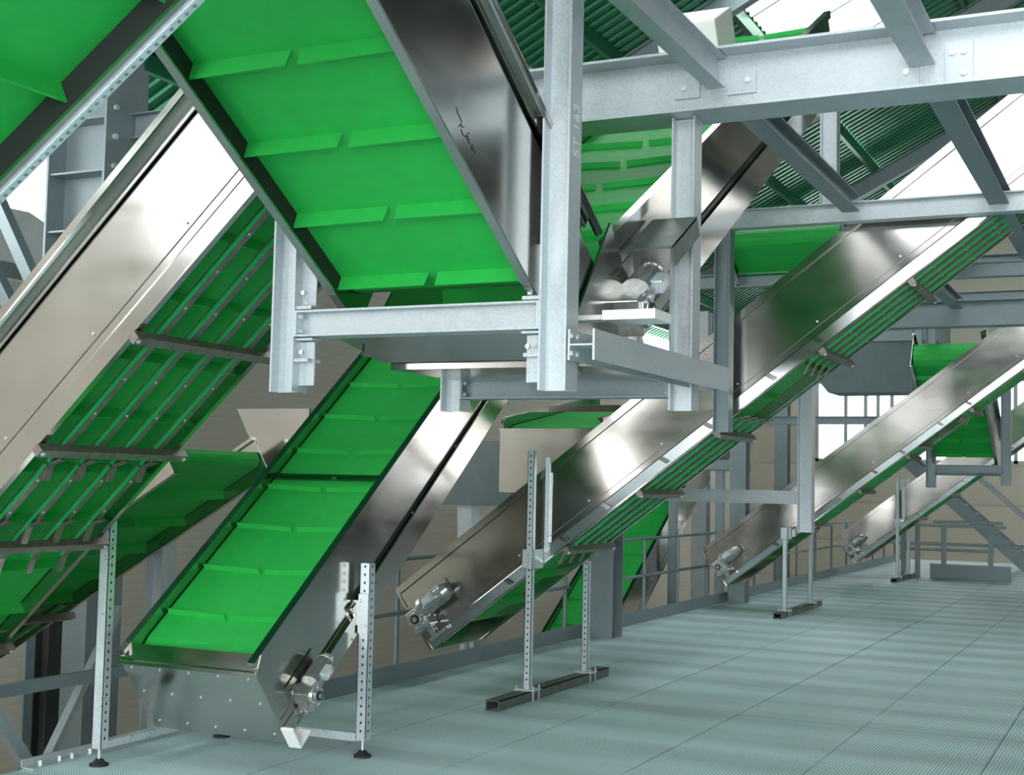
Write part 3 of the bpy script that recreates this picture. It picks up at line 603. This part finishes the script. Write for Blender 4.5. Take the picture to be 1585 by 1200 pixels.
# lower left frame members
o = MB().bar((-6.35, 4.0, 0.365), (-6.35, 9.2, 0.365), 0.06, 0.075).build('rail_beam', 'galvdark'); tag(o, 'blue grey rail behind the slotted post at lower left', 'rail')
o = MB().bar((-6.15, 5.3, 1.0), (-6.05, 6.12, -0.1), 0.07, 0.07).build('diagonal_brace', 'galvdark'); tag(o, 'slanting strut at the lower left corner of the picture', 'brace')
o = MB().bar((-6.2, 6.35, -0.1), (-6.6, 7.4, 0.75), 0.05, 0.06).build('diagonal_brace', 'galv'); tag(o, 'strut rising to the right behind the slotted post', 'brace')
column('galvanised column behind the foot box of the front conveyor', -7.0, 8.3, GZ, 1.35, 0.16, 0.16, dep=X, m='galv')
column('dark column beside the left hall wall', -9.0, 9.2, GZ, 1.0, 0.16, 0.16, dep=X, m='slate')
o = MB().box((-7.6, 6.0, GZ), (-6.4, 7.0, -0.6)).build('skip_container', 'rust', bevel=0.02); tag(o, 'rust red container below the walkway at the lower left corner', 'container')
MB().prism([(-6.25, 8.2, 2.20), (-5.60, 8.2, 2.20), (-5.60, 8.2, 1.70), (-5.92, 8.2, 1.62)], (0, 0.02, 0)).build('chute_sheet', 'steel', e2)

# ------------------------------------------------------------------ stands
def post(mb, x, y, z0, z1, w=0.045, dpt=0.045):
    t = 0.004
    mb.box((x - w / 2, y - dpt / 2, z0), (x - w / 2 + t, y + dpt / 2, z1)); mb.box((x - w / 2, y - dpt / 2, z0), (x + w / 2, y - dpt / 2 + t, z1)); mb.box((x + w / 2 - t, y - dpt / 2, z0), (x + w / 2, y + dpt / 2, z1))
    return mb
def slots(mb, x, y, z0, z1, face='x', w=0.045):
    z = z0 + 0.03
    while z < z1 - 0.02:
        if face == 'x': mb.box((x + w / 2, y - 0.006, z), (x + w / 2 + 0.001, y + 0.006, z + 0.016))
        else: mb.box((x - 0.006, y - w / 2 - 0.001, z), (x + 0.006, y - w / 2, z + 0.016))
        z += 0.05
    return mb
def foot(root, x, y):
    m = MB(); m.tube((x, y, 0.0), (x, y, 0.012), 0.055, 16); m.tube((x, y, 0.012), (x, y, 0.04), 0.045, 16, 0.02); f = m.build('levelling_foot', 'black', root)
    m = MB(); m.tube((x, y, 0.035), (x, y, 0.13), 0.009, 8); m.build('threaded_rod', 'zinc', f)
st = thing('conveyor_stand', 'slotted steel stand on black feet carrying the front conveyor', 'stand', (-5.1, 6.8, 0))
for (x, y, z1) in ((-5.585, 6.15, 1.42), (-4.425, 7.17, 1.177)):
    p = post(MB(), x, y, 0.10, z1, 0.07, 0.06).build('post', 'zinc', st)
    slots(MB(), x, y, 0.12, z1, 'x', 0.07).build('slot', 'dark', p)['kind'] = 'stuff'
    if x > -5: slots(MB(), x, y, 0.12, z1, 'y', 0.06).build('slot', 'dark', p)['kind'] = 'stuff'
for (x, y) in ((-5.585, 6.15), (-4.425, 7.17), (-5.53, 7.22)): foot(st, x, y)
MB().box((-5.62, 6.18, 0.10), (-5.55, 7.24, 0.14)).build('bar', 'zinc', st)
MB().box((-5.56, 7.15, 0.09), (-4.46, 7.19, 0.14)).build('bar', 'zinc', st)
m = MB(); m.box((-4.455, 7.12, 0.75), (-4.385, 7.136, 0.99)); m.box((-4.50, 7.12, 0.80), (-4.455, 7.20, 0.95)); br = m.build('clamp', 'zinc', st)
m = MB(); bolts(m, [(-4.44, 7.12, 0.95), (-4.40, 7.12, 0.80)], (0, -1, 0)); m.build('bolt', 'zinc', br)
ea = thing('edge_angle', 'bolted steel angle lying along the walkway edge at lower left', 'angle', (-5.85, 6.4, 0))
MB().box((-5.90, 5.86, 0.0), (-5.80, 7.25, 0.008)).box((-5.90, 5.86, 0.0), (-5.89, 7.25, 0.05)).build('profile', 'galv', ea)
m = MB(); bolts(m, [(-5.84, y, 0.008) for y in (5.95, 6.1, 6.2, 6.35)], (0, 0, 1), 0.013, 0.03); m.build('bolt', 'zinc', ea)

def twin_stand(label, y0, y1, ya, yb, top, x=-4.49, detail=True):
    r_ = thing('twin_stand', label, 'stand', (x, (y0 + y1) / 2, 0))
    m = MB(); w = 0.055
    m.box((x - w, y0, 0), (x - w + 0.008, y1, 0.075)); m.box((x + w - 0.008, y0, 0), (x + w, y1, 0.075)); m.box((x - w, y0, 0.067), (x + w, y1, 0.075)); m.build('floor_channel', 'channel', r_)
    for (y, tp) in ((ya, top), (yb, top)):
        p = post(MB(), x, y, 0.085, tp, 0.055, 0.05).build('post', 'zinc', r_)
        m = MB(); m.box((x - 0.085, y - 0.07, 0.075), (x + 0.085, y + 0.07, 0.086)); bp_ = m.build('base_plate', 'zinc', r_)
        m = MB()
        for i in (-1, 1):
            for j in (-1, 1): m.tube((x + i * 0.072, y + j * 0.055, 0.0), (x + i * 0.072, y + j * 0.055, 0.115), 0.006, 6)
        m.build('bolt', 'zinc', bp_)
        if detail: slots(MB(), x, y, 0.12, tp, 'y', 0.05).build('slot', 'dark', p)['kind'] = 'stuff'
    m = MB(); m.box((x - 0.05, ya - 0.045, 1.02), (x + 0.05, ya - 0.028, 1.17)); m.box((x + 0.035, ya - 0.045, 1.02), (x + 0.05, ya + 0.14, 1.17)); c = m.build('clamp', 'zinc', r_, bevel=0.004)
    m = MB(); bolts(m, [(x - 0.03, ya - 0.045, 1.05), (x + 0.02, ya - 0.045, 1.14)], (0, -1, 0)); m.build('bolt', 'zinc', c)
    m = MB(); m.box((x + 0.06, ya + 0.125, 1.15), (x + 0.10, ya + 0.145, top - 0.05)); m.build('slide_rail', 'zinc', r_)
    return r_
twin_stand('slotted twin post stand under the middle conveyor, nearest of three', 9.08, 11.29, 9.70, 10.87, 1.95)
twin_stand('thin twin post stand under the second conveyor', 17.38, 19.7, 17.75, 19.2, 1.1, -4.50, False)
twin_stand('farthest twin post stand by the guard rail', 25.6, 27.9, 25.98, 27.2, 1.95, -4.46, False)

# ------------------------------------------------------------------ railings
def railing(label, pts, posts, z=(0.56, 1.02), r=0.02):
    rt_ = thing('railing', label, 'railing', pts[0])
    for zz in z:
        m = MB()
        for a, bq in zip(pts, pts[1:]): m.tube((a[0], a[1], a[2] + zz), (bq[0], bq[1], bq[2] + zz), r, 8)
        m.build('rail', 'galvdark', rt_)
    for p in posts: MB().tube(p, (p[0], p[1], p[2] + z[-1]), r * 1.15, 8).build('post', 'galvdark', rt_)
railing('long railing along the left edge of the walkway behind the conveyor feet', [(-5.87, 8.3, 0), (-5.87, 13.7, 0)], [(-5.87, y, 0) for y in (8.35, 10.0, 11.3, 12.6, 13.6)])
railing('railing panel beyond the wide dark column', [(-5.87, 14.4, 0), (-5.87, 19.1, 0)], [(-5.87, y, 0) for y in (14.8, 16.1, 17.4, 18.7)])
railing('far railing between the second conveyor and the end of the walkway', [(-5.87, 19.7, 0), (-5.87, 34, 0)], [(-5.87, 19.8 + 1.4 * k, 0) for k in range(11)])
gr = thing('guard_rail', 'guard rail enclosure at the far end of the walkway', 'railing', (-3.8, 27.6, 0))
for z, xa, xb in ((1.02, -4.7, -2.7), (0.55, -4.6, -2.9), (0.66, -4.9, -0.5), (1.1, -4.05, -2.75)):
    MB().tube((xa, 27.6, z), (xb, 27.6, z), 0.03, 8).build('rail', 'galv', gr)
for x in (-4.62, -4.35, -3.85, -2.98): MB().box((x - 0.045, 27.55, 0), (x + 0.045, 27.65, 1.05)).build('post', 'galvdark', gr)
MB().box((-4.1, 27.50, 0.0), (-2.6, 27.54, 0.28)).build('kick_plate', 'galvdark', gr)
# stair flight behind
sf = thing('stair_flight', 'steel stair flight descending behind the guard rail', 'stairs', (-3.6, 31, 0))
for y in (31.0, 31.9): MB().bar((-5.4, y, 2.6), (-2.6, y, 0.1), 0.05, 0.26).build('stringer', 'galvdark', sf)
for k in range(12): MB().box((-5.25 + k * 0.22, 31.0, 2.38 - k * 0.197), (-5.0 + k * 0.22, 31.9, 2.41 - k * 0.197)).build('tread', 'galvdark', sf)
for y in (31.0, 31.9):
    MB().tube((-5.4, y, 3.6), (-2.6, y, 1.1), 0.03, 8).build('hand_rail', 'galv', sf)
# hoppers and boxes in the background
h2 = thing('dark_hopper', 'dark funnel hopper hanging behind the middle conveyor and grey post', 'hopper', (-6.6, 20.5, 1.95))
MB().add([(-7.0, 20, 2.75), (-6.0, 20, 2.75), (-6.0, 21, 2.75), (-7.0, 21, 2.75), (-6.8, 20.2, 2.1), (-6.2, 20.2, 2.1), (-6.2, 20.8, 2.1), (-6.8, 20.8, 2.1)], [(0, 1, 5, 4), (1, 2, 6, 5), (2, 3, 7, 6), (3, 0, 4, 7), (4, 5, 6, 7)]).build('funnel', 'galvdark', h2)
MB().box((-6.95, 19.95, 1.95), (-5.9, 21.05, 2.1)).build('frame', 'galvdark', h2)
for x in (-6.85, -6.1): MB().box((x - .06, 20.0, GZ), (x + .06, 20.12, 1.95)).build('leg', 'galvdark', h2)
h3 = thing('dark_hopper', 'grey machine housing behind the crossing of the second conveyor', 'hopper', (-4, 22, 3))
MB().add([(-5.6, 22.2, 4.1), (-3.4, 22.2, 4.1), (-3.4, 23.6, 4.1), (-5.6, 23.6, 4.1), (-5.0, 22.5, 3.3), (-3.4, 22.5, 3.3), (-3.4, 23.4, 3.3), (-5.0, 23.4, 3.3)], [(0, 1, 5, 4), (1, 2, 6, 5), (2, 3, 7, 6), (3, 0, 4, 7), (4, 5, 6, 7), (0, 1, 2, 3)]).build('funnel', 'galvdark', h3)
MB().box((-5.8, 22.1, 4.1), (-3.2, 23.7, 4.5)).build('frame', 'galvdark', h3)
o = MB().bar((-6.46, 12.4, 1.5), (-6.36, 12.4, -0.6), 0.2, 0.16).build('steel_strut', 'galv'); tag(o, 'pale leaning strut under the shaded hopper behind the middle conveyor', 'strut')
h4 = thing('dark_hopper', 'shaded sheet hopper under the foreground conveyor side', 'hopper', (-5, 11, 1))
MB().add([(-6.9, 12.0, 2.1), (-5.3, 12.0, 2.1), (-5.3, 13.2, 2.1), (-6.9, 13.2, 2.1), (-6.75, 12.2, 1.45), (-6.0, 12.2, 1.45), (-6.0, 12.7, 1.45), (-6.75, 12.7, 1.45)], [(0, 1, 5, 4), (1, 2, 6, 5), (2, 3, 7, 6), (3, 0, 4, 7)]).build('funnel', 'galvdark', h4)
